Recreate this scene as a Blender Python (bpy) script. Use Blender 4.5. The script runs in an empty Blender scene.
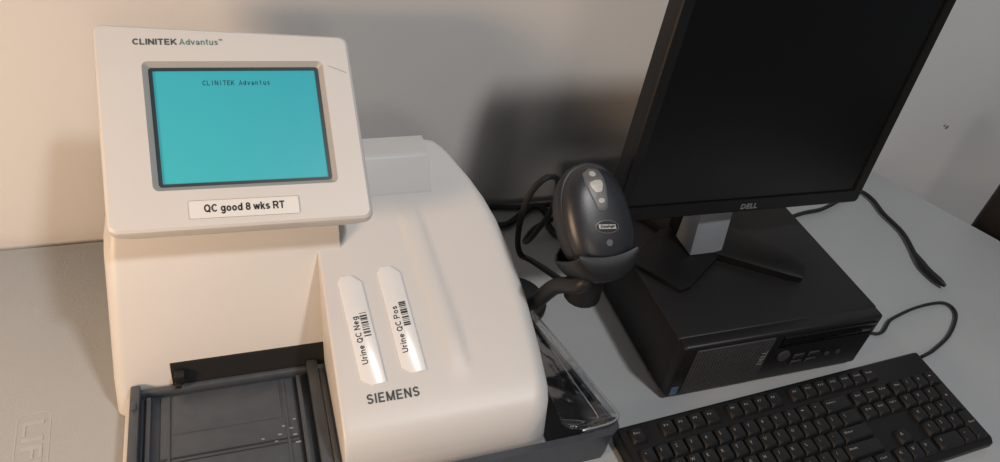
import bpy, bmesh, math, random
from mathutils import Vector, Matrix
random.seed(3)
S = bpy.context.scene
COL = S.collection
V = Vector
R = math.radians
ORG = {}

# ------------------------------------------------------------------ camera
H = .685
CX = V((.944, -.302, .136)).normalized()
CF = V((.315, .699, -.637)); CF = (CF - CX*CF.dot(CX)).normalized()
CU = CX.cross(CF)
cam = bpy.data.cameras.new('camera')
co = bpy.data.objects.new('camera', cam); COL.objects.link(co)
M = Matrix((CX, CU, -CF)).transposed().to_4x4(); M.translation = (0, 0, H)
co.matrix_world = M
cam.sensor_width = 36; cam.lens = 36*751/1000; cam.clip_start = .01
S.camera = co

def at(px, py, z=0.0):
    d = CX*(px-500) + CU*(231-py) + CF*751
    t = (z-H)/d.z
    return V((d.x*t, d.y*t, z))

# ------------------------------------------------------------------ materials
def lin(c):
    c = c/255
    return c/12.92 if c <= .04045 else ((c+.055)/1.055)**2.4
def mat(name, rgb, rough=.5, metal=0, var=.06, scale=40, bump=0, bscale=300, emit=0, spec=.5, coat=0):
    m = bpy.data.materials.new(name); m.use_nodes = True
    nt = m.node_tree; b = nt.nodes['Principled BSDF']
    c = tuple(lin(x) for x in rgb)
    tc = nt.nodes.new('ShaderNodeTexCoord')
    nz = nt.nodes.new('ShaderNodeTexNoise'); nz.inputs['Scale'].default_value = scale; nz.inputs['Detail'].default_value = 4
    nt.links.new(tc.outputs['Object'], nz.inputs['Vector'])
    rp = nt.nodes.new('ShaderNodeValToRGB')
    rp.color_ramp.elements[0].position = .3; rp.color_ramp.elements[1].position = .7
    rp.color_ramp.elements[0].color = tuple(x*(1-var) for x in c)+(1,)
    rp.color_ramp.elements[1].color = tuple(min(1, x*(1+var)) for x in c)+(1,)
    nt.links.new(nz.outputs['Fac'], rp.inputs['Fac'])
    nt.links.new(rp.outputs['Color'], b.inputs['Base Color'])
    b.inputs['Roughness'].default_value = rough; b.inputs['Metallic'].default_value = metal
    b.inputs['Specular IOR Level'].default_value = spec
    b.inputs['Coat Weight'].default_value = coat
    if bump:
        n2 = nt.nodes.new('ShaderNodeTexNoise'); n2.inputs['Scale'].default_value = bscale
        nt.links.new(tc.outputs['Object'], n2.inputs['Vector'])
        bp = nt.nodes.new('ShaderNodeBump'); bp.inputs['Strength'].default_value = bump; bp.inputs['Distance'].default_value = .001
        nt.links.new(n2.outputs['Fac'], bp.inputs['Height']); nt.links.new(bp.outputs['Normal'], b.inputs['Normal'])
    if emit:
        nt.links.new(rp.outputs['Color'], b.inputs['Emission Color']); b.inputs['Emission Strength'].default_value = emit
    return m
MT = dict(
    wall=mat('wall_paint', (203, 202, 201), .75, var=.02, scale=3, bump=.15, bscale=250),
    floor=mat('floor_vinyl', (120, 115, 110), .6, var=.1, scale=20),
    table=mat('table_plastic', (158, 161, 163), .5, var=.03, scale=8, bump=.3, bscale=420),
    leg=mat('grey_steel', (110, 112, 115), .4, .6),
    white=mat('offwhite_plastic', (200, 199, 198), .42, var=.015, scale=15, bump=.06, bscale=700),
    frame=mat('recess_grey', (166, 165, 163), .45, var=.015, scale=15),
    white2=mat('offwhite_plastic_cover', (198, 198, 197), .45, var=.02, scale=15),
    dgrey=mat('dark_grey_plastic', (70, 75, 82), .36, var=.10, scale=70),
    dgrey2=mat('charcoal_plastic', (42, 45, 49), .4, var=.12, scale=60),
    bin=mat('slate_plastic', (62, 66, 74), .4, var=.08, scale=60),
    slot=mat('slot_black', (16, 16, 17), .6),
    lcd=mat('lcd_turquoise', (50, 154, 168), .25, var=.16, scale=4, emit=.42),
    lcdtext=mat('lcd_text', (18, 72, 90), .5),
    bezel=mat('bezel_dark', (40, 52, 58), .4),
    ink=mat('ink_black', (30, 30, 32), .7),
    inkgrey=mat('ink_grey', (68, 72, 75), .7),
    inkteal=mat('ink_teal', (80, 116, 116), .7),
    tape=mat('label_tape', (216, 216, 215), .35, var=.01),
    strip=mat('strip_film', (222, 223, 224), .26, var=.02),
    tapeshade_pen=mat('label_shade_and_pen', (150, 149, 147), .5, var=.01),
    black=mat('black_plastic', (19, 19, 21), .5, var=.1, scale=90, bump=.1, bscale=900, spec=.35),
    black2=mat('black_satin', (19, 19, 21), .44, var=.1, scale=50, spec=.35),
    stand=mat('stand_black', (13, 13, 14), .5, var=.1, scale=50, spec=.25),
    gloss=mat('black_gloss', (12, 12, 13), .18, var=.1),
    screen=mat('monitor_glass', (5, 5, 6), .28, var=.1),
    grill=mat('grill_grey', (54, 55, 58), .5, var=.12, scale=200),
    silver=mat('silver_plastic', (146, 150, 156), .32, .15, var=.03),
    badge=mat('badge_grey', (118, 120, 124), .4, .2, var=.03),
    mark=mat('legend_white', (132, 135, 138), .6),
    blue=mat('sticker_blue', (62, 86, 116), .35, var=.2, scale=300),
    key=mat('key_black', (24, 24, 26), .5, var=.08, scale=100, spec=.35),
    cable=mat('cable_rubber', (18, 18, 20), .5),
    scan=mat('scanner_shell', (39, 41, 46), .36, var=.08, scale=80, bump=.12, bscale=900),
    scanside=mat('scanner_side', (24, 25, 28), .46, spec=.4),
    panel=mat('scanner_panel', (92, 94, 97), .4),
    light=mat('scanner_light_grey', (170, 170, 170), .4),
    speck=mat('dried_residue', (138, 139, 141), .7),
    amber=mat('indicator_pale', (176, 175, 171), .35),
    chairm=mat('chair_brown', (36, 28, 25), .5, var=.15),
    glint=mat('painted_glint', (168, 174, 180), .2, var=.05),
)
MT['glint'].node_tree.nodes['Principled BSDF'].inputs['Alpha'].default_value = .4
def lcd_gradient():
    # backlight falls slightly from cyan at one side of the panel to bluer teal at the other
    nt = MT['lcd'].node_tree
    rp = [n for n in nt.nodes if n.type == 'VALTORGB'][0]
    tc = [n for n in nt.nodes if n.type == 'TEX_COORD'][0]
    sx = nt.nodes.new('ShaderNodeSeparateXYZ'); nt.links.new(tc.outputs['Generated'], sx.inputs[0])
    ad = nt.nodes.new('ShaderNodeMath'); ad.operation = 'MULTIPLY_ADD'; ad.inputs[1].default_value = .55
    nt.links.new(sx.outputs['X'], ad.inputs[0])
    m2 = nt.nodes.new('ShaderNodeMath'); m2.operation = 'MULTIPLY'; m2.inputs[1].default_value = .45
    nt.links.new(sx.outputs['Z'], m2.inputs[0]); nt.links.new(m2.outputs[0], ad.inputs[2])
    nt.links.new(ad.outputs[0], rp.inputs['Fac'])
    rp.color_ramp.elements[0].position = 0; rp.color_ramp.elements[1].position = 1
    rp.color_ramp.elements[0].color = (lin(58), lin(156), lin(164), 1)
    rp.color_ramp.elements[1].color = (lin(48), lin(144), lin(160), 1)
lcd_gradient()
# scuff on the wall paint
def wall_scuffs():
    m = MT['wall']; nt = m.node_tree; b = nt.nodes['Principled BSDF']
    src = b.inputs['Base Color'].links[0].from_socket
    geo = nt.nodes.new('ShaderNodeNewGeometry')
    for p, rad in ((V((1.204, .825, .072)), .004), (V((1.196, .825, .076)), .0025)):
        d = nt.nodes.new('ShaderNodeVectorMath'); d.operation = 'DISTANCE'; d.inputs[1].default_value = p
        nt.links.new(geo.outputs['Position'], d.inputs[0])
        lt = nt.nodes.new('ShaderNodeMath'); lt.operation = 'LESS_THAN'; lt.inputs[1].default_value = rad
        nt.links.new(d.outputs['Value'], lt.inputs[0])
        mx = nt.nodes.new('ShaderNodeMixRGB'); mx.inputs[2].default_value = (.2, .15, .12, 1)
        nt.links.new(lt.outputs[0], mx.inputs[0]); nt.links.new(src, mx.inputs[1])
        src = mx.outputs[0]
    nt.links.new(src, b.inputs['Base Color'])
wall_scuffs()
clear = bpy.data.materials.new('clear_plastic'); clear.use_nodes = True
_n = clear.node_tree; _o = _n.nodes['Material Output']; _n.nodes.remove(_n.nodes['Principled BSDF'])
_t = _n.nodes.new('ShaderNodeBsdfTransparent'); _t.inputs[0].default_value = (.86, .87, .88, 1)
_g = _n.nodes.new('ShaderNodeBsdfGlossy'); _g.inputs['Roughness'].default_value = .15; _g.inputs['Color'].default_value = (.9, .92, .95, 1)
_tc2 = _n.nodes.new('ShaderNodeTexCoord'); _nz = _n.nodes.new('ShaderNodeTexNoise'); _nz.inputs['Scale'].default_value = 26
_bp = _n.nodes.new('ShaderNodeBump'); _bp.inputs['Strength'].default_value = .55; _bp.inputs['Distance'].default_value = .006
_n.links.new(_tc2.outputs['Object'], _nz.inputs['Vector']); _n.links.new(_nz.outputs['Fac'], _bp.inputs['Height']); _n.links.new(_bp.outputs['Normal'], _g.inputs['Normal'])
_m = _n.nodes.new('ShaderNodeMixShader'); _l = _n.nodes.new('ShaderNodeLayerWeight'); _l.inputs[0].default_value = .25
_a = _n.nodes.new('ShaderNodeMath'); _a.operation = 'MULTIPLY_ADD'; _a.inputs[1].default_value = .7; _a.inputs[2].default_value = .12
_n.links.new(_l.outputs['Facing'], _a.inputs[0])
_n.links.new(_a.outputs[0], _m.inputs[0]); _n.links.new(_t.outputs[0], _m.inputs[1]); _n.links.new(_g.outputs[0], _m.inputs[2])
_n.links.new(_m.outputs[0], _o.inputs[0])
MT['clear'] = clear

# ------------------------------------------------------------------ mesh helpers
def frame(o, x, y):
    x = V(x).normalized(); y = V(y); y = (y - x*y.dot(x)).normalized(); z = x.cross(y)
    m = Matrix((x, y, z)).transposed().to_4x4(); m.translation = V(o)
    return m
# stroke letters: centre lines of a plain grotesque alphabet (cap height 1)
def A_(cx, cy, rx, ry, a0, a1, n=12): return [(cx+rx*math.cos(R(a0+(a1-a0)*i/n)), cy+ry*math.sin(R(a0+(a1-a0)*i/n))) for i in range(n+1)]
GL = {
 'I': (.16, [[(.08, 0), (.08, 1)]]), 'L': (.58, [[(.08, 1), (.08, .08), (.56, .08)]]),
 'T': (.66, [[(0, .92), (.66, .92)], [(.33, 0), (.33, .9)]]),
 'E': (.64, [[(.61, .92), (.08, .92), (.08, .08), (.63, .08)], [(.08, .5), (.57, .5)]]),
 'N': (.72, [[(.08, 0), (.08, 1)], [(.09, .94), (.63, .06)], [(.64, 0), (.64, 1)]]),
 'M': (.86, [[(.08, 0), (.08, 1)], [(.09, .95), (.43, .03)], [(.43, .03), (.77, .95)], [(.78, 0), (.78, 1)]]),
 'K': (.70, [[(.08, 0), (.08, 1)], [(.64, 1), (.1, .36)], [(.27, .57), (.66, 0)]]),
 'R': (.70, [[(.08, 0), (.08, .92), (.40, .92)]+A_(.42, .70, .2, .22, 85, -85)+[(.08, .47)], [(.42, .47), (.64, 0)]]),
 'P': (.66, [[(.08, 0), (.08, .92), (.38, .92)]+A_(.39, .69, .2, .23, 85, -85)+[(.08, .46)]]),
 'U': (.72, [[(.08, 1)]+A_(.36, .36, .28, .28, 180, 360)+[(.64, 1)]]),
 'Q': (.78, [A_(.39, .5, .31, .42, 0, 360, 24), [(.46, .26), (.72, -.02)]]),
 'C': (.72, [A_(.39, .5, .31, .42, 42, 318, 20)]),
 'S': (.66, [A_(.33, .71, .23, .21, 18, 265)+A_(.33, .29, .25, .21, 88, -160)]),
 'A': (.72, [[(.04, 0), (.36, .96), (.68, 0)], [(.16, .3), (.56, .3)]]),
 '8': (.58, [A_(.29, .72, .19, .20, 0, 360, 20), A_(.29, .29, .22, .21, 0, 360, 20)]),
 'o': (.58, [A_(.29, .36, .21, .28, 0, 360, 20)]),
 'd': (.58, [A_(.28, .36, .20, .28, 0, 360, 20), [(.5, 0), (.5, 1)]]),
 'g': (.58, [A_(.28, .37, .20, .27, 0, 360, 20), [(.5, .72)]+A_(.28, -.02, .22, .19, 0, -155)]),
 'n': (.56, [[(.08, 0), (.08, .72)], A_(.28, .42, .2, .22, 175, 0)+[(.48, 0)]]),
 'u': (.56, [[(.08, .72)]+A_(.28, .29, .2, .22, 180, 355), [(.48, 0), (.48, .72)]]),
 'r': (.38, [[(.08, 0), (.08, .72)], A_(.30, .40, .22, .24, 180, 80)]),
 'i': (.16, [[(.08, 0), (.08, .72)], [(.08, .86), (.08, 1)]]),
 'e': (.58, [[(.1, .36), (.5, .36)], A_(.29, .36, .21, .28, 0, 318, 20)]),
 's': (.52, [A_(.26, .52, .17, .13, 20, 265)+A_(.26, .21, .18, .14, 88, -160)]),
 'w': (.76, [[(.03, .72), (.2, .03)], [(.2, .03), (.38, .68)], [(.38, .68), (.56, .03)], [(.56, .03), (.73, .72)]]),
 'k': (.52, [[(.08, 0), (.08, 1)], [(.46, .72), (.1, .28)], [(.22, .42), (.49, 0)]]),
 'v': (.52, [[(.03, .72), (.26, .03)], [(.26, .03), (.49, .72)]]),
 'a': (.54, [A_(.25, .20, .17, .14, 0, 360, 16), A_(.26, .44, .2, .2, 160, 0)+[(.46, 0)]]),
 't': (.34, [[(.16, .95)]+A_(.28, .2, .12, .13, 180, 285), [(0, .68), (.32, .68)]]),
}
_tc = {}
class MB:
    def __init__(s): s.v = []; s.f = []; s.m = []
    def add(s, vs, fs, mi=0, M=None):
        o = len(s.v)
        s.v += [(M @ V(p)) if M else V(p) for p in vs]
        s.f += [[i+o for i in f] for f in fs]; s.m += [mi]*len(fs)
        return s
    def bm(s, bm, mi=0, M=None):
        bm.verts.index_update()
        s.add([v.co.copy() for v in bm.verts], [[v.index for v in f.verts] for f in bm.faces], mi, M); bm.free()
        return s
    def box(s, c, size, bev=0, seg=2, mi=0, M=None):
        b = bmesh.new(); bmesh.ops.create_cube(b, size=1)
        for v in b.verts: v.co = V((v.co.x*size[0]+c[0], v.co.y*size[1]+c[1], v.co.z*size[2]+c[2]))
        if bev: bmesh.ops.bevel(b, geom=list(b.edges), offset=bev, segments=seg, profile=.5, affect='EDGES')
        return s.bm(b, mi, M)
    def prism(s, poly, d0, d1, M=None, bev=0, seg=2, mi=0, axis='x'):
        b = bmesh.new()
        f = (lambda a, c, d: (d, a, c)) if axis == 'x' else (lambda a, c, d: (a, c, d))
        A = [b.verts.new(f(a, c, d0)) for a, c in poly]; B = [b.verts.new(f(a, c, d1)) for a, c in poly]
        n = len(poly)
        b.faces.new(A[::-1]); b.faces.new(B)
        for i in range(n): b.faces.new((A[i], A[(i+1) % n], B[(i+1) % n], B[i]))
        bmesh.ops.recalc_face_normals(b, faces=list(b.faces))
        if bev: bmesh.ops.bevel(b, geom=list(b.edges), offset=bev, segments=seg, profile=.5, affect='EDGES', clamp_overlap=True)
        return s.bm(b, mi, M)
    def loft(s, rings, mi=0, cap=True, closed=True, M=None):
        n = len(rings[0]); vs = [p for r in rings for p in r]; fs = []
        for k in range(len(rings)-1):
            for i in range(n if closed else n-1):
                j = (i+1) % n
                fs.append([k*n+i, k*n+j, (k+1)*n+j, (k+1)*n+i])
        if cap: fs.append(list(range(n))[::-1]); fs.append([(len(rings)-1)*n+i for i in range(n)])
        return s.add(vs, fs, mi, M)
    def tube(s, pts, r, n=10, mi=0, M=None):
        pts = [V(p) for p in pts]; rings = []; up = None
        for i, p in enumerate(pts):
            t = (pts[min(i+1, len(pts)-1)] - pts[max(i-1, 0)]).normalized()
            if up is None:
                up = V((0, 0, 1)) if abs(t.z) < .9 else V((1, 0, 0))
            up = (up - t*up.dot(t)).normalized(); sd = t.cross(up)
            rr = r[i] if isinstance(r, (list, tuple)) else r
            rings.append([p + (up*math.cos(a)+sd*math.sin(a))*rr for a in [2*math.pi*k/n for k in range(n)]])
        return s.loft(rings, mi, M=M)
    def letters(s, body, M, width, height, t=.16, gap=.14, mi=0, thick=.0004, space=.3, pitch=None):
        x = 0; polys = []
        for ch in body:
            if ch == ' ': x += (pitch or space); continue
            w, st = GL[ch]
            off = x+((pitch-w)/2 if pitch else 0)
            polys += [[(px+off, py) for px, py in q] for q in st]
            x += pitch if pitch else w+gap
        tw = x-(0 if pitch else gap); kx = width/tw; ky = height
        for q in polys:
            n = len(q); closed = n > 4 and math.dist(q[0], q[-1]) < 1e-4; L = []
            for i in range(n):
                a = V((q[i][0]-q[i-1][0], q[i][1]-q[i-1][1])).normalized() if i else (V((q[0][0]-q[-2][0], q[0][1]-q[-2][1])).normalized() if closed else None)
                b = V((q[i+1][0]-q[i][0], q[i+1][1]-q[i][1])).normalized() if i < n-1 else (V((q[1][0]-q[0][0], q[1][1]-q[0][1])).normalized() if closed else None)
                a = a or b; b = b or a
                d = (a+b); d = d.normalized() if d.length > .01 else a
                nr = V((-d.y, d.x)); k = min(1.9, 1/max(.3, abs(nr.dot(V((-a.y, a.x))))))
                L.append((V(q[i])+nr*t/2*k, V(q[i])-nr*t/2*k))
            rings = []
            for l, r_ in L:
                P = [((l.x-tw/2)*kx, (l.y-.5)*ky), ((r_.x-tw/2)*kx, (r_.y-.5)*ky)]
                rings.append([V(P[0]+(0,)), V(P[0]+(thick,)), V(P[1]+(thick,)), V(P[1]+(0,))])
            s.loft(rings, mi, M=M)
        return s
    def text(s, body, M, width=None, height=None, mi=0, thick=.0004, bold=0.0, res=2, shear=0):
        k = (body, bold, res, shear)
        if k not in _tc:
            cu = bpy.data.curves.new('t', 'FONT'); cu.body = body; cu.offset = bold; cu.resolution_u = res; cu.shear = shear; cu.extrude = .05
            ob = bpy.data.objects.new('t', cu); COL.objects.link(ob)
            dg = bpy.context.evaluated_depsgraph_get(); dg.update()
            me = bpy.data.meshes.new_from_object(ob.evaluated_get(dg))
            _tc[k] = ([v.co.copy() for v in me.vertices], [list(p.vertices) for p in me.polygons])
            bpy.data.objects.remove(ob); bpy.data.curves.remove(cu); bpy.data.meshes.remove(me)
        vs, fs = _tc[k]
        if not vs: return s
        x0 = min(v.x for v in vs); x1 = max(v.x for v in vs); y0 = min(v.y for v in vs); y1 = max(v.y for v in vs)
        sx = width/(x1-x0) if width else height/(y1-y0)
        sy = height/(y1-y0) if height else sx
        vv = [V(((v.x-(x0+x1)/2)*sx, (v.y-(y0+y1)/2)*sy, 0 if v.z < 0 else thick)) for v in vs]
        return s.add(vv, fs, mi, M)
    def build(s, name, mats, parent=None, base=None, sharp=35):
        org = ORG[parent.name] if parent else V(base or (0, 0, 0))
        me = bpy.data.meshes.new(name)
        me.from_pydata([tuple(p-org) for p in s.v], [], s.f)
        for p, m in zip(me.polygons, s.m): p.material_index = m
        b = bmesh.new(); b.from_mesh(me); bmesh.ops.recalc_face_normals(b, faces=list(b.faces)); b.to_mesh(me); b.free()
        for m in (mats if isinstance(mats, (list, tuple)) else [mats]): me.materials.append(m)
        for p in me.polygons: p.use_smooth = True
        me.set_sharp_from_angle(angle=R(sharp))
        o = bpy.data.objects.new(name, me); COL.objects.link(o)
        if parent: o.parent = parent
        else: o.location = org
        ORG[o.name] = org
        return o
def thing(name, label, cat, loc):
    o = bpy.data.objects.new(name, None); COL.objects.link(o); o.location = loc; o.empty_display_size = .02
    o['label'] = label; o['category'] = cat; ORG[o.name] = V(loc)
    return o
def tag(o, label, cat): o['label'] = label; o['category'] = cat; return o
def spline(pts, k=10):
    pts = [V(p) for p in pts]; P = [pts[0]*2-pts[1]]+pts+[pts[-1]*2-pts[-2]]; out = []
    for i in range(1, len(P)-2):
        a, b, c, d = P[i-1:i+3]
        for j in range(k):
            t = j/k
            out.append(.5*((2*b)+(c-a)*t+(2*a-5*b+4*c-d)*t*t+(3*b-a-3*c+d)*t**3))
    out.append(pts[-1]); return out
def rrect(w, h, r, n=4, cx=0, cy=0):
    o = []
    for sx, sy, a0 in ((1, 1, 0), (-1, 1, 90), (-1, -1, 180), (1, -1, 270)):
        for i in range(n+1):
            a = R(a0+90*i/n); o.append((cx+sx*(w/2-r)+r*math.cos(a), cy+sy*(h/2-r)+r*math.sin(a)))
    return o
def ribbon(mb, pts, th, z0, z1, mi=0):
    pts = [V((p[0], p[1], 0)) for p in pts]; n = len(pts); rings = []
    for i, p in enumerate(pts):
        a = (p-pts[i-1]).normalized() if i else None; b = (pts[i+1]-p).normalized() if i < n-1 else None
        t = ((a or b)+(b or a)).normalized(); nr = V((-t.y, t.x, 0))*th/2
        rings.append([p+nr+V((0, 0, z0)), p+nr+V((0, 0, z1)), p-nr+V((0, 0, z1)), p-nr+V((0, 0, z0))])
    mb.loft(rings, mi)
def T(x, y, z=0): return Matrix.Translation((x, y, z))

# ------------------------------------------------------------------ setting
def struct(name, mb, m):
    o = mb.build(name, m, base=(0, 0, 0)); o['kind'] = 'structure'; return o
struct('wall_back', MB().box((.3, .875, .53), (6, .1, 2.56)), MT['wall'])
struct('floor', MB().box((.3, -.6, -.775), (6, 2.85, .05)), MT['floor'])
struct('baseboard_back', MB().box((.3, .819, -.70), (6, .012, .09), .003), MT['white2'])

# ------------------------------------------------------------------ table
TT = -.0006
TB = thing('folding_table', 'grey plastic folding table carrying the machines, pushed against the wall', 'table', (0, .4, -.75))
ol = [(-1.15, .01), (-1.15, .79), (-1.13, .812), (1.045, .812), (1.068, .803), (1.160, .605), (1.168, .57), (1.168, .03), (1.15, .01)]
MB().prism(ol, -.045, TT, bev=.004, axis='z').build('tabletop', MT['table'], TB)
m = MB()
Fm = frame((-.2165, .468, TT-.0003), (0.05, -1, 0), (1, 0.05, 0))
m.text('LIFETIME', Fm, width=.15, height=.019, thick=.0008, bold=.012)
oo = rrect(.172, .031, .008, 5); ii = rrect(.169, .028, .0065, 5)
m.loft([[V((x, y, 0)) for x, y in oo], [V((x, y, .0006)) for x, y in oo], [V((x, y, .0006)) for x, y in ii], [V((x, y, 0)) for x, y in ii]], cap=False, M=Fm)
m.build('lettering', mat('table_emboss', (163, 166, 168), .47, var=.02), TB)
for X in (-.85, .75):
    m = MB()
    for Y in (.1, .7): m.tube([(X, Y, -.75), (X, Y, -.045)], .014, 12)
    m.tube([(X, .1, -.35), (X, .7, -.35)], .012, 12); m.tube([(X, .1, -.06), (X, .7, -.06)], .012, 12)
    m.build('leg_frame', MT['leg'], TB)

# ------------------------------------------------------------------ chair beyond the table end
CH = thing('chair', 'dark brown chair just showing beyond the right end of the table', 'chair', (1.1, .45, -.75))
MB().box((1.196, .463, -.06), (.035, .425, .44), .012, 3).build('backrest', MT['chairm'], CH)
MB().box((1.005, .463, -.31), (.42, .42, .05), .018, 3).build('seat', MT['chairm'], CH)
for X in (.83, 1.19):
    for Y in (.28, .65):
        MB().tube([(X, Y, -.75), (X, Y, -.33 if X < 1 else -.25)], [.013, .018], 10).build('leg', MT['chairm'], CH)

# ------------------------------------------------------------------ analyzer
AN = thing('urine_analyzer', 'off-white urine test analyzer with tilted turquoise screen and dark strip tray', 'analyzer', (.06, .55, 0))
def interp(tab, y):
    for (a, p), (b, q) in zip(tab, tab[1:]):
        if y <= b: return p+(q-p)*(y-a)/(b-a) if y > a else p
    return tab[-1][1]
SL = .444
zt = lambda y: .10+SL*(y-.41)
ZT = [(.385, .062), (.3865, .074), (.390, .084), (.396, .0915), (.404, .0965), (.415, .1022), (.668, zt(.668)), (.676, .2165), (.682, .214), (.690, .205), (.698, .185), (.702, .15)]
XR = [(.385, .243), (.3865, .251), (.390, .258), (.396, .264), (.404, .2675), (.415, .270), (.45, .2715), (.50, .2705), (.55, .266), (.587, .2585), (.61, .251), (.632, .241), (.66, .225), (.676, .214), (.690, .202), (.698, .192), (.702, .18)]
ys = [.385, .3865, .390, .396, .404, .415, .425, .435, .445, .46, .475, .5, .525, .55, .57, .587, .60, .61, .62, .632, .64, .65, .66, .668, .676, .682, .690, .698, .702]
def sstep(a, b, v):
    t = max(0, min(1, (v-a)/(b-a))); return t*t*(3-2*t)
def contour(x, y):
    xc = .160+(.60-y)*.14
    return .0026*(sstep(xc-.012, xc-.008, x)-sstep(xc+.007, xc+.013, x))*sstep(.425, .46, y)*(1-sstep(.585, .615, y))
rings = []
for y in ys:
    z = interp(ZT, y); xr = interp(XR, y); r = min(.017, z*.35)
    ring = [V((.063, y, .0))]
    for i in range(4):
        a = R(180-90*i/3); ring.append(V((.0655+.0025*math.cos(a), y, z-.0025+.0025*math.sin(a))))
    for i in range(1, 48):
        x = .0655+(xr-r-.0655)*i/48; ring.append(V((x, y, z+contour(x, y))))
    for i in range(9):
        a = R(90-90*i/8); ring.append(V((xr-r+r*math.cos(a), y, z-r+r*math.sin(a))))
    ring.append(V((xr+.004, y, z*.4))); ring.append(V((xr+.004, y, 0)))
    rings.append(ring)
m = MB().loft(rings)
# left block with the slanted recess wall
b = bmesh.new()
pts = [(.53, 0), (.53, .048), (.545, .10), (.57, .185), (.585, .203), (.69, .203), (.70, .19), (.702, 0)]
xl = lambda z: -.144+.019*min(1, z/.2)
A = [b.verts.new((xl(z), y, z)) for y, z in pts]; B = [b.verts.new((.085, y, z)) for y, z in pts]
b.faces.new(A); b.faces.new(B[::-1])
for i in range(len(pts)): b.faces.new((A[i], A[(i+1) % 8], B[(i+1) % 8], B[i]))
bmesh.ops.recalc_face_normals(b, faces=list(b.faces))
bmesh.ops.bevel(b, geom=[e for e in b.edges if all(abs(v.co.x-xl(v.co.z)) < 1e-5 for v in e.verts) and not all(v.co.z < .001 for v in e.verts)], offset=.012, segments=5, profile=.5, affect='EDGES')
m.bm(b)
# base in front, under the strip tray
m.box((-.0335, .475, .015), (.197, .13, .03), .006, 3)
m.build('body', MT['white'], AN, sharp=40)
# printer cover block at the back
m = MB().prism([(.610, .175), (.616, .1925), (.638, .2235), (.642, .226), (.671, .2268), (.679, .220), (.682, .17)], .0, .190, bev=.001)
m.build('printer_cover', MT['white2'], AN, sharp=18)
# slot
m = MB(); m.prism([(.526, .042), (.5285, .050), (.5335, .0665), (.545, .0665), (.545, .042)], -.086, .0635)
sl = m.build('slot', MT['slot'], AN)
m = MB(); m.box((-.078, .5245, .056), (.010, .010, .013), .002); m.box((-.080, .519, .051), (.006, .006, .005), .001)
m.build('clip', MT['slot'], sl)
# strip tray
m = MB()
m.box((-.0335, .445, .0325), (.181, .165, .005), .001)
for x, w in ((-.1195, .009), (.0495, .011)): m.box((x, .445, .043), (w, .165, .015), .002)
m.box((-.0335, .523, .0400), (.165, .006, .009), .0015)
m.box((-.035, .4555, .0365), (.126, .122, .005), .0015)
for x in (-.108, .034): m.box((x, .44, .0395), (.0045, .15, .009), .001)
for x in (-.090, .018): m.box((x, .45, .0392), (.0025, .13, .002), .0005)
m.box((-.036, .492, .0388), (.100, .046, .003), .001)
m.box((-.1195, .5, .052), (.005, .008, .005), .0015)
m.build('strip_tray', MT['dgrey'], AN)
m = MB()
m.box((-.035, .443, .0393), (.124, .0014, .0014)); m.box((-.035, .4385, .0393), (.124, .0008, .001))
m.build('strip_guide', MT['dgrey2'], AN)
for x, y, l in ((.020, .454, .006), (.024, .446, .004), (.010, .449, .004), (.014, .458, .003), (.006, .442, .003), (-.006, .447, .003), (.025, .464, .003), (.026, .437, .005)):
    MB().prism(rrect(l, .0015, .0006, 2), .0386, .0398, M=T(x, y), axis='z').build('residue', MT['speck'], AN)['label'] = 'pale dried residue spot on the tray'
# display
Ob = V((0, .53, .238)); vd = V((0, .147, .112)).normalized()
SH = Matrix(((1, -.036, 0, .0055), (0, 1, 0, 0), (0, 0, 1, 0), (0, 0, 0, 1)))
DF = frame(Ob, (1, 0, 0), vd) @ T(-.003, .093) @ Matrix.Rotation(R(-1.5), 4, 'Z') @ T(.0, -.093) @ SH
m = MB()
ob = []
def skew(x, y): return (x*(1.018-.012*(y/.186-.5))-.0003, y + (.0055*(-x/.109) + .0005)*max(0, y/.186-.3)/.7)
for (n_, sx, sy, rr) in ((-.050, .190, .150, .012), (-.034, .213, .180, .012), (-.012, .2185, .1865, .009), (-.006, .218, .186, .0085), (-.002, .2155, .1835, .0075), (0, .211, .179, .0065)):
    ob.append([V(skew(x, y+.093)+(n_,)) for x, y in rrect(sx, sy, rr, 5)])
sxc, syc = .0050, .0955
inn = [V((x+sxc, y+syc, 0)) for x, y in rrect(.1560, .1190, .005, 5)]
inn2 = [V((x+sxc, y+syc, -.005)) for x, y in rrect(.1465, .1100, .003, 5)]
inn3 = [V((x+sxc, y+syc, -.007)) for x, y in rrect(.1465, .1100, .003, 5)]
m.loft(ob+[inn], M=DF, cap=False); m.add([p for p in ob[0]], [list(range(len(ob[0])))], M=DF)
m.loft([inn, inn2, inn3], mi=1, M=DF, cap=False)
hs = m.build('display_housing', [MT['white'], MT['frame']], AN, sharp=30)
m = MB()
o1 = rrect(.1470, .1105, .003, 4, sxc, syc); i1 = rrect(.1405, .1050, .001, 4, sxc, syc)
m.loft([[V((x, y, -.008)) for x, y in o1], [V((x, y, -.0045)) for x, y in o1], [V((x, y, -.0045)) for x, y in i1], [V((x, y, -.008)) for x, y in i1]], cap=False, M=DF)
m.build('screen_bezel', MT['bezel'], AN)
sc = MB().box((sxc, syc, -.0066), (.142, .1065, .0014), M=DF).build('screen', MT['lcd'], AN)
m = MB(); m.letters('CLINITEK Advantus', DF @ T(.0045, .1365, -.0059), .059, .0047, t=.16, pitch=.86, thick=.0002)
m.build('lettering', MT['lcdtext'], sc)
m = MB()
m.letters('CLINITEK', DF @ T(-.0605, .1735, 0), .036, .0056, t=.19, mi=0)
m.letters('Advantus', DF @ T(-.0240, .1735, 0), .0325, .0056, t=.13, mi=1)
m.text('TM', DF @ T(-.0055, .1755, 0), width=.003, height=.002, mi=1)
m.build('lettering', [MT['inkgrey'], MT['inkteal']], hs)
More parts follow.
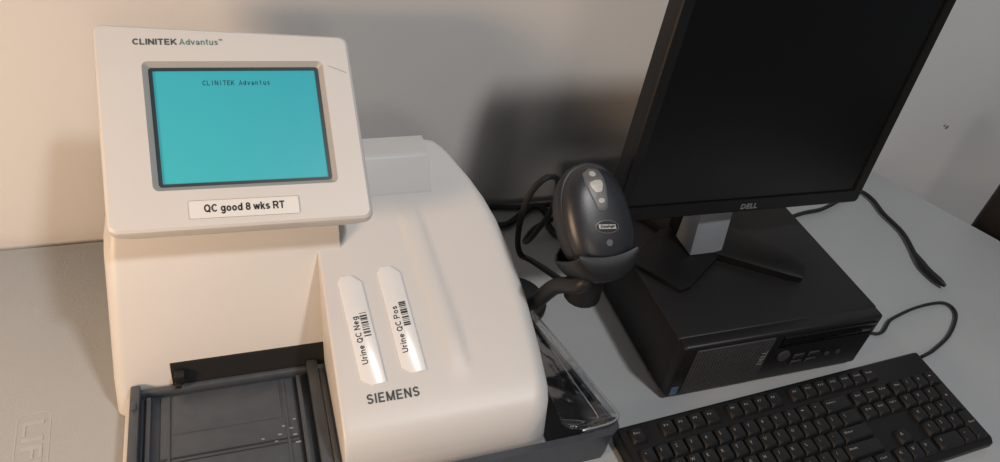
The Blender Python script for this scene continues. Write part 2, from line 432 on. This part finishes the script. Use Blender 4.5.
TF = DF @ T(-.0005, .0175, 0) @ Matrix.Rotation(R(-.3), 4, 'Z')
lw, lh = .0925, .0163
lb = MB().prism(rrect(lw, lh, .0015, 3), 0, .0005, M=TF, axis='z').build('label_tape', MT['tape'], hs)
lb['label'] = 'white printed tape under the turquoise screen'
m = MB().letters('QC good 8 wks RT', TF @ T(.0, .0008, .0004), .067, .0068, t=.19, gap=.13)
ro = rrect(lw, lh, .0015, 3); ri = rrect(lw-.0006, lh-.0006, .0012, 3)
m.loft([[V((x, y, .0003)) for x, y in ro], [V((x, y, .0007)) for x, y in ro], [V((x, y, .0007)) for x, y in ri]], cap=False, mi=1, M=TF)  # grey ring paints the thin shadow outlining the tape
m.build('lettering', [MT['ink'], MT['tapeshade_pen']], lb)
MB().tube(spline([DF @ V(p) for p in ((.088, .150, .0001), (.095, .147, .0001), (.104, .143, .0001))], 6), .00028, 6).build('pen_mark', MT['tapeshade_pen'], hs)
MB().box((0, .635, .225), (.16, .07, .07), .006).build('display_support', MT['white'], AN)
# labels on the lid
def lid(x, y, xd, yd, lift=0): return frame((x, y, zt(y)+lift), xd, yd)
up = V((0, 1, SL)); rt = V((1, 0, 0))
for (x, y, txt) in ((.0930, .486, 'Urine QC Neg'), (.1325, .491, 'Urine QC Pos')):
    F0 = lid(x, y, up + rt*(-.085), -rt)
    hx = [(-.056, -.0115), (.047, -.0115), (.056, -.003), (.056, .0075), (.051, .0115), (-.049, .0115), (-.056, .003)]
    lt = MB().prism(hx, -.0010, .0012, M=F0, bev=.0004, axis='z').build('label_strip', MT['strip'], AN)
    lt['label'] = 'white sticker strip on the sloping lid reading ' + txt
    m = MB()
    m.letters(txt, F0 @ T(-.011, .0036, .0011), .048, .0058, t=.145, gap=.15)
    xx = 0
    random.seed(len(txt)+int(x*1000))
    while xx < .025:
        w = random.choice((.0006, .0006, .0012, .0016)); m.box((xx-.008, -.0050, .0013), (w, .0068, .0003), M=F0); xx += w+random.choice((.0006, .001, .0014))
    m.build('lettering', MT['ink'], lt)
MB().letters('SIEMENS', lid(.1130, .4235, rt, up, .0001), .0495, .0092, t=.17, gap=.19).build('lettering', MT['inkgrey'], AN)

# ------------------------------------------------------------------ dark tray beside the analyzer
TR = thing('plastic_tray', 'slate grey plastic tray with clear edge, between analyzer and keyboard', 'tray', (.31, .46, 0))
m = MB()
ribbon(m, [(.09, .3735), (.332, .3775), (.340, .383), (.3415, .392), (.304, .542), (.283, .542)], .004, 0, .046)
m.build('tray_wall', MT['bin'], TR)
m = MB()
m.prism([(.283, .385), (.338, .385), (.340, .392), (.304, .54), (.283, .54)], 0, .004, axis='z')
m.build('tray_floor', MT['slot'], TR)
m = MB()
ribbon(m, [(.09, .3730), (.333, .3765), (.342, .382), (.344, .392)], .008, .042, .047)
m.build('rim', MT['bin'], TR)
m = MB()
base = spline([(.300, .378, 0), (.330, .380, 0), (.3425, .385, 0), (.3440, .396, 0), (.334, .432, 0), (.320, .49, 0), (.3050, .546, 0)], 8)
n = len(base); rings = []
for i, p in enumerate(base):
    t = i/(n-1); q = V((.281, max(.392, min(.54, p.y+.01)), 0)); d = (q-p)
    w = .0012*math.sin(9*t)+.0008*math.sin(31*t)
    rings.append([p+V((0, 0, .040)), p+V((0, 0, .052)), p-d.normalized()*.0022+V((0, 0, .0535)), p-d.normalized()*.0026+V((0, 0, .0555)), p+V((0, 0, .057)), p+d*.15+V((0, 0, .0565+w)), p+d*.35+V((0, 0, .0535+w)), p+d*.6+V((0, 0, .052-w)), p+d*.97+V((0, 0, .056))])
m.loft(rings, cap=False, closed=False)
cl = m.build('clear_edge', MT['clear'], TR, sharp=60)
cl['label'] = 'clear plastic edge'
m = MB(); m.tube([p+V((0, 0, .0565)) for p in base], .0011, 8)  # pale tubes paint the bright edge and crease highlights of the clear plastic
m.tube([p+(V((.281, max(.392, min(.54, p.y+.01)), 0))-p)*.33+V((0, 0, .0545)) for i, p in enumerate(base) if i > 16], .0005, 6)
m.build('painted_glint', MT['glint'], TR)['label'] = 'pale tubes painting highlight lines on the clear tray edge'

# ------------------------------------------------------------------ computer
PX0, PX1, PY0, PY1, PH = .4370, .7150, .429, .742, .093
PC = thing('desktop_computer', 'black slim desktop computer lying flat under the monitor', 'computer', (.578, .59, 0))
MB().box(((PX0+PX1)/2, (PY0+.014+PY1)/2, (PH+.005)/2), (PX1-PX0, PY1-PY0-.014, PH-.005), .003, 3).build('case', MT['black'], PC)
FF = frame((PX0, PY0, 0), (1, 0, 0), (0, 0, 1))
W = PX1-PX0
m = MB(); m.box((W/2, (PH+.005)/2, -.009), (W-.001, PH-.006, .018), .004, 3, M=FF)
fp = m.build('front_panel', MT['black2'], PC)
m = MB(); m.box((.070, .048, .0005), (.104, .076, .002), .001, M=FF)
for i in range(25): m.box((.020+i*.0042, .048, .0016), (.0013, .074, .0008), M=FF)
for i in range(18): m.box((.070, .0125+i*.0042, .0016), (.102, .0013, .0008), M=FF)
m.build('vent_grill', MT['grill'], fp)
m = MB(); m.text('DELL', FF @ T(.1150, .054, .0022) @ Matrix.Rotation(R(90), 4, 'Z'), width=.024, height=.0070, bold=.015)
m.build('badge', MT['badge'], fp)
MB().box((.0085, .018, .0006), (.009, .013, .001), M=FF).build('sticker', MT['blue'], fp)
m = MB(); m.box((.202, .077, .001), (.134, .015, .003), .001, M=FF); m.box((.202, .0665, .0005), (.134, .0012, .002), M=FF)
dv = m.build('disc_drive', MT['gloss'], fp)
MB().box((.257, .0735, .003), (.012, .003, .002), .0006, M=FF).build('eject_button', MT['grill'], dv)
MB().tube([FF @ V((.149, .048, -.002)), FF @ V((.149, .048, .002))], .0085, 24).build('power_button', MT['grill'], fp)
for x, y in ((.174, .042), (.174, .030), (.196, .042), (.196, .030)):
    MB().box((x, y, .0005), (.015, .0075, .0012), .0004, M=FF).build('port_frame', MT['grill'], fp)
    MB().box((x, y, .0010), (.012, .0045, .0014), .0004, M=FF).build('usb_port', MT['slot'], fp)
for x in (.219, .236):
    MB().tube([FF @ V((x, .036, -.002)), FF @ V((x, .036, .001))], .0035, 16).build('audio_jack', MT['grill'], fp)
for x in (PX0+.03, PX1-.03):
    for y in (PY0+.04, PY1-.03):
        MB().tube([(x, y, 0), (x, y, .006)], .008, 12).build('foot', MT['slot'], PC)

# ------------------------------------------------------------------ monitor
MN = thing('monitor', 'black flat monitor with switched-off screen standing on the slim computer', 'monitor', (.545, .57, PH))
z0 = PH+.0005
m = MB()
def wing(pts, z_in, z_out, w_in, w_out):
    p0, p1 = V(pts[0]), V(pts[1]); t = (p1-p0).normalized(); nr = V((-t.y, t.x, 0)); rg = []
    for k in range(9):
        s_ = k/8; c = p0.lerp(p1, s_); w = (w_in+(w_out-w_in)*s_)/2; zz = z_in+(z_out-z_in)*(s_**.8)
        if k == 8: w *= .85; zz *= .8
        rg.append([c+nr*w+V((0, 0, z0)), c+nr*w+V((0, 0, z0+zz*.75)), c+nr*w*.75+V((0, 0, z0+zz)), c-nr*w*.75+V((0, 0, z0+zz)), c-nr*w+V((0, 0, z0+zz*.75)), c-nr*w+V((0, 0, z0))])
    m.loft(rg)
wing(((.555, .592, 0), (.650, .512, 0)), .013, .012, .070, .042)
wing(((.535, .592, 0), (.454, .535, 0)), .010, .007, .080, .074)
wing(((.545, .590, 0), (.62, .70, 0)), .012, .009, .05, .03)
wing(((.545, .590, 0), (.47, .70, 0)), .012, .009, .05, .03)
m.build('stand_base', MT['stand'], MN, sharp=45)
m = MB(); m.box((.536, .608, z0+.145), (.050, .026, .27), .005, 3); m.build('neck', MT['black2'], MN)
m = MB(); m.prism([(.558, z0+.009), (.572, z0+.10), (.596, z0+.10), (.596, z0+.009)], .5100, .5565, bev=.002)
m.build('neck_plate', MT['silver'], MN)['label'] = 'silver grey front plate of the stand neck'
SHM = Matrix(((1, .042, 0, 0), (0, 1, 0, 0), (0, 0, 1, 0), (0, 0, 0, 1)))
MF = frame((.556, .549, .175), (.991, .065, -.080), (.09, .14, .985)) @ SHM
mw, mh = .370, .328
m = MB()
rg = [[V((x, y+mh/2, n_)) for x, y in rrect(mw*k, mh*k2, .005, 3)] for n_, k, k2 in ((-.006, 1, 1), (-.022, .995, .994), (-.030, .93, .92), (-.045, .7, .66), (-.05, .6, .55))]
m.loft(rg, M=MF); m.box((-.02, .13, -.05), (.1, .1, .02), .004, M=MF)
m.build('casing', MT['black2'], MN)
m = MB()
ro = rrect(mw, mh, .005, 4, 0, mh/2); ro2 = rrect(mw-.003, mh-.003, .004, 4, 0, mh/2); ri = rrect(mw-.028, mh-.032, .001, 4, 0, mh/2+.001)
m.loft([[V((x, y, -.0065)) for x, y in ro], [V((x, y, -.0015)) for x, y in ro], [V((x, y, 0)) for x, y in ro2], [V((x, y, 0)) for x, y in ri], [V((x, y, -.004)) for x, y in ri]], cap=False, M=MF)
bz = m.build('bezel', MT['black2'], MN)
MB().box((0, mh/2+.001, -.004), (mw-.026, mh-.030, .003), M=MF).build('screen', MT['screen'], MN)
MB().text('DELL', MF @ T(.002, .0078, 0), width=.025, height=.0068, bold=.02, thick=.0008).build('badge', MT['badge'], bz)

# ------------------------------------------------------------------ keyboard
KB = thing('keyboard', 'black computer keyboard with white key legends in front of the computer', 'keyboard', (.57, .345, 0))
a3 = R(3)
ud = V((math.cos(a3), math.sin(a3), 0)); bd = V((-math.sin(a3), math.cos(a3), 0))
K0 = frame((.354, .395, 0), ud, bd)
tilt = .0595
KM = frame(K0 @ V((0, 0, .0228)), ud, bd + V((0, 0, tilt)))
KL, KD = .442, .136
m = MB().prism([(-.006, 0), (0, .006), (0, .018), (-.004, .0232), (-.130, .0157), (-.1355, .011), (-.1355, .003), (-.128, 0)], 0, KL, M=K0, bev=.0015)
m.build('keyboard_body', MT['black2'], KB)
U = .019
rows = [
 (0, [('Esc', 1), None, ('F1', 1), ('F2', 1), ('F3', 1), ('F4', 1), .67, ('F5', 1), ('F6', 1), ('F7', 1), ('F8', 1), .67, ('F9', 1), ('F10', 1), ('F11', 1), ('F12', 1)], ['PrtSc', 'ScrLk', 'Pause'], []),
 (1, [(c, 1) for c in "`1234567890-="]+[('Backspace', 2)], ['Ins', 'Home', 'PgUp'], [('Num', 1, 1), ('/', 1, 1), ('*', 1, 1), ('-', 1, 1)]),
 (2, [('Tab', 1.5)]+[(c, 1) for c in "QWERTYUIOP[]"]+[('\\', 1.5)], ['Del', 'End', 'PgDn'], [('7', 1, 1), ('8', 1, 1), ('9', 1, 1), ('+', 1, 2)]),
 (3, [('Caps', 1.75)]+[(c, 1) for c in "ASDFGHJKL;'"]+[('Enter', 2.25)], [], [('4', 1, 1), ('5', 1, 1), ('6', 1, 1)]),
 (4, [('Shift', 2.25)]+[(c, 1) for c in "ZXCVBNM,./"]+[('Shift', 2.75)], [None, '^', None], [('1', 1, 1), ('2', 1, 1), ('3', 1, 1), ('Enter', 1, 2)]),
 (5, [('Ctrl', 1.25), ('Win', 1.25), ('Alt', 1.25), ('', 6.25), ('Alt', 1.25), ('Win', 1.25), ('Menu', 1.25), ('Ctrl', 1.25)], ['<', 'v', '>'], [('0', 2, 1), ('.', 1, 1)]),
]
keys = []
for r, main, nav, num in rows:
    w = .0085 + r*.0192 + (.0055 if r else 0)
    x = .008
    for k in main:
        if k is None: x += U
        elif isinstance(k, float): x += k*U
        else: keys.append((k[0], x, w, k[1], 1, r)); x += k[1]*U
    x = .008+15*U+.0055
    for k in nav:
        if k: keys.append((k, x, w, 1, 1, r))
        x += U
    x = .008+18*U+.011
    for k, kw, kh in num:
        keys.append((k, x, w, kw, kh, r)); x += kw*U
def add_key(mb, k):
    s, x, w, kw, kh, r = k
    cx, cy = x+kw*U/2, -(w+kh*.0192/2)
    hw, hd = kw*U-.0010, kh*.0192-.0010
    rg = []
    for n_, ins, rr, sh in ((-.001, 0, .0012, 0), (.0020, .0003, .0012, 0), (.0052, .0034, .002, .0004), (.0059, .0050, .0018, .0004), (.0057, .0085, .0012, .0004)):
        rg.append([V((a, b_, n_)) for a, b_ in rrect(hw-ins, hd-ins*.9, rr, 2, cx, cy+sh)])
    mb.loft(rg, M=KM)
    if s:
        hgt = .0036 if len(s) == 1 else .0024
        if s in ',.-=`\'': hgt = .0013
        wd = None if len(s) == 1 else min(.0092 if kw == 1 else .013, .0024*len(s))
        mb.text(s, KM @ T(cx-(hw-.0085)/2+(wd or .003)/2, cy+.0024, .0057), width=wd, height=hgt, mi=1, thick=.0004, bold=.0, res=1)
rest = MB()
for k in keys:
    hidden = (k[5] == 5 and k[1] < .07) or (k[5] == 4 and k[1] < .02)
    if hidden: add_key(rest, k)
    else:
        mb = MB(); add_key(mb, k); mb.build('key', [MT['key'], MT['mark']], KB, sharp=30)
o = rest.build('keys', [MT['key'], MT['mark']], KB, sharp=30); o['kind'] = 'stuff'

# ------------------------------------------------------------------ scanner and its stand
SC = V((.321, .495, .236))
sx = V((.985, .12, .06)); sv = V((-.045, .70, .71))
SF = frame(SC, sx, sv)
EX, EY = .0380, .056
def egg(k, n_, a0=0, a1=360, num=44, dv=0):
    o = []
    for i in range(num):
        a = R(a0+(a1-a0)*i/(num if a1-a0 == 360 else num-1)); c, s_ = math.cos(a), math.sin(a)
        c = math.copysign(abs(c)**.80, c); s_ = math.copysign(abs(s_)**.90, s_)
        o.append(V((EX*c*(1-.04*s_)*k, EY*s_*k+dv, n_)))
    return o
SN = thing('barcode_scanner', 'black oval handheld barcode scanner resting in its stand beside the monitor', 'scanner', (.328, .5, .19))
m = MB()
m.loft([egg(k, n_) for n_, k in ((-.034, .5), (-.030, .72), (-.02, .90), (-.008, .98), (.002, 1), (.0055, .985), (.006, .955))], M=SF)
gp = [SF @ V(p) for p in ((0, -.02, -.02), (0, -.05, -.040), (0, -.075, -.066))]
m.tube(spline(gp, 6), .02, 16)
m.build('shell', MT['scanside'], SN)
DT = ((.05, .0219), (.22, .0217), (.42, .021), (.60, .0195), (.76, .0168), (.88, .0125), (.945, .0075))
m = MB()
m.loft([egg(k, n_) for n_, k in ((.004, .945),)+tuple((z, k) for k, z in DT[::-1])], M=SF)
m.build('top_cover', MT['scan'], SN, sharp=60)
def dome(x, y):
    sn = max(-1, min(1, y/EY)); return interp(DT, math.hypot(x/(EX*(1-.04*sn)), y/EY))
def patch(pts, lift, mi=0, M=SF, mb=None):
    cx = sum(p[0] for p in pts)/len(pts); cy = sum(p[1] for p in pts)/len(pts); rg = []
    for k, dz in ((1, -.001), (1, lift*.6), (.94, lift), (.75, lift), (.5, lift), (.25, lift), (.04, lift)):
        rg.append([V((cx+(x-cx)*k, cy+(y-cy)*k, dome(cx+(x-cx)*k, cy+(y-cy)*k)+dz)) for x, y in pts])
    return (mb or MB()).loft(rg, mi, M=M)
kh = [(p.x, p.y) for p in spline([(-.0085, .046, 0), (-.0105, .038, 0), (-.0098, .028, 0), (-.0078, .019, 0), (-.0052, .009, 0), (0, .0065, 0), (.0052, .009, 0), (.0078, .019, 0), (.0098, .028, 0), (.0105, .038, 0), (.0085, .046, 0), (0, .0495, 0)], 3)]
patch(kh, .0010).build('indicator_panel', MT['panel'], SN)
patch([(x*.66, y*.30+.0225) for x, y in kh], .0018).build('indicator_window', MT['amber'], SN)
patch([(.0036*math.cos(a), .0165+.0026*math.sin(a)) for a in [2*math.pi*i/16 for i in range(16)]], .0018).build('indicator_button', MT['light'], SN)
patch([(.0034*math.cos(a), .0435+.003*math.sin(a)) for a in [2*math.pi*i/16 for i in range(16)]], .0019).build('lens', MT['light'], SN)
m = MB()
BC = -.009
ovl = [(.0125*math.cos(a), BC+.0066*math.sin(a)-.0022*math.cos(a)) for a in [2*math.pi*i/28 for i in range(28)]]
patch(ovl, .0006, 0, mb=m)
patch([(x*.92, BC+(y-BC)*.88) for x, y in ovl], .0009, 1, mb=m)
patch([(x*.80, BC-x*.17+.0023*s_) for x, s_ in ((-.0115, -1), (.0115, -1), (.0115, 1), (-.0115, 1))], .0012, 2, mb=m)
EF = SF @ T(0, BC, .0231) @ Matrix.Rotation(R(-9.5), 4, 'Z')
m.text('Datalogic', EF, width=.015, height=.0032, mi=1, bold=.01, thick=.0004)
m.build('badge', [MT['panel'], MT['slot'], MT['light']], SN)
patch([(-.001+.0034*math.cos(a), -.0245+.0034*math.sin(a)) for a in [2*math.pi*i/16 for i in range(16)]], .0007).build('button', MT['panel'], SN)
crd = spline([SF @ V((0, -.075, -.066)), (.318, .592, .090), (.302, .602, .098), (.296, .605, .135), (.303, .61, .178), (.322, .615, .198), (.342, .622, .185), (.348, .635, .13), (.340, .655, .070), (.350, .690, .034), (.378, .722, .026), (.42, .742, .024), (.46, .752, .016), (.50, .758, .008)], 10)
MB().tube(crd, .0036, 8).build('cord', MT['cable'], SN)

ST = thing('scanner_stand', 'black stand with curved arm and cup holding the oval scanner', 'stand', (.312, .612, 0))
m = MB()
rg = []
CA, CB_ = 214, 325
CM = SF @ T(-.002, 0, 0) @ Matrix.Rotation(R(-5), 4, 'Z')
for n_, k in ((-.037, .60), (-.035, .82), (-.026, .99), (-.012, 1.03), (.004, 1.045), (.014, 1.04), (.019, 1.01)):
    rg.append(egg(k, n_, CA, CB_, 40, dv=-.001))
for f, z in ((.35, .0215), (.75, .0225), (1, .0222), (1.0, .020)):
    last = egg(1.01, .019, CA, CB_, 40, dv=-.001)
    rg.append([V((p.x*(1-.05*f), p.y+(max(p.y, -.031-.008*(1-(p.x/.040)**2))-p.y)*f, z)) for p in last])
m.loft(rg, cap=False, closed=False, M=CM)
cp = m.build('cup', MT['scanside'], ST, sharp=50); md = cp.modifiers.new('solid', 'SOLIDIFY'); md.thickness = .0022; md.offset = 1
m = MB()
arm = spline([CM @ V((-.008, -.050, .0)), CM @ V((-.022, -.060, -.004)), (.291, .484, .160), (.285, .507, .116), (.291, .546, .072), (.302, .586, .030), (.309, .605, .008)], 8)
m.tube(arm, .0085, 14); m.build('arm', MT['scanside'], ST)
def oval(a, c, z, n=28): return [V((a*math.cos(2*math.pi*i/n), c*math.sin(2*math.pi*i/n), z)) for i in range(n)]
m = MB()
m.loft([oval(r_, r_, z) for r_, z in ((.042, 0), (.042, .006), (.038, .011), (.016, .015))], M=T(.313, .612))
m.build('base', MT['scanside'], ST)

# ------------------------------------------------------------------ loose cables
c = spline([(.722, .55, .003), at(872, 333, .003), at(892, 319, .003), at(918, 307, .003), at(944, 303, .003), at(956, 314, .003), at(950, 334, .003), at(934, 350, .003), at(922, 357, .004)], 10)
tag(MB().tube(c, .0022, 8).build('cable', MT['cable'], base=(.8, .48, 0)), 'thin black cable looping on the table beside the keyboard corner', 'cable')
CB = thing('display_cable', 'black cable with slim plug curving over the table toward the right edge', 'cable', (.9, .72, 0))
pp = [(.735, .69, .005), at(800, 214, .005), at(822, 209, .005), at(842, 199, .005), at(858, 191, .005), at(872, 199, .005), at(884, 214, .005), at(903, 233, .005), at(916, 256, .005)]
MB().tube(spline(pp, 10), .0033, 10).build('cord', MT['cable'], CB)
p2 = spline([at(915, 254, .006), at(927, 270, .007), at(945, 286, .007)], 8)
MB().tube(p2, [.0036+.002*min(1, i/5) for i in range(len(p2)-3)]+[.005, .004, .0025], 12).build('plug', MT['cable'], CB)
c = spline([(.235, .785, .005), (.29, .790, .005), (.335, .800, .005), (.375, .795, .005), (.415, .79, .008), (.46, .795, .005), (.56, .80, .005)], 10)
tag(MB().tube(c, .0038, 8).build('cable', MT['cable'], base=(.4, .78, 0)), 'black cable along the foot of the wall behind the scanner', 'cable')
c = spline([(.255, .715, .006), at(492, 228, .006), at(508, 224, .006), at(524, 212, .006), at(536, 206, .006), at(546, 212, .006), at(549, 226, .006), at(560, 236, .006), at(585, 234, .006), (.425, .70, .006)], 10)
tag(MB().tube(c, .0048, 10).build('cable', MT['cable'], base=(.33, .72, 0)), 'thickest black cable, winding on the table between analyzer and scanner', 'cable')

# ------------------------------------------------------------------ lights
def area(name, loc, target, size, power, col):
    l = bpy.data.lights.new(name, 'AREA'); l.size = size; l.energy = power; l.color = col
    o = bpy.data.objects.new(name, l); COL.objects.link(o); o.location = loc
    o.rotation_euler = (V(target)-V(loc)).to_track_quat('-Z', 'Y').to_euler()
area('window_light', (-.78, .02, .50), (-.14, .55, .0), .25, 9.5, (1, .67, .42))
area('ceiling_light', (1.15, -1.2, 3.15), (.2, .6, 0), .26, 62, (1, .985, .98))
area('room_lamp', (.12, -1.4, 1.0), (.4, .7, .1), .4, 4.4, (1, .88, .76))
w = bpy.data.worlds.new('world'); S.world = w; w.use_nodes = True
w.node_tree.nodes['Background'].inputs[0].default_value = (.88, .93, 1, 1)
w.node_tree.nodes['Background'].inputs[1].default_value = .08
S.view_settings.view_transform = 'Standard'
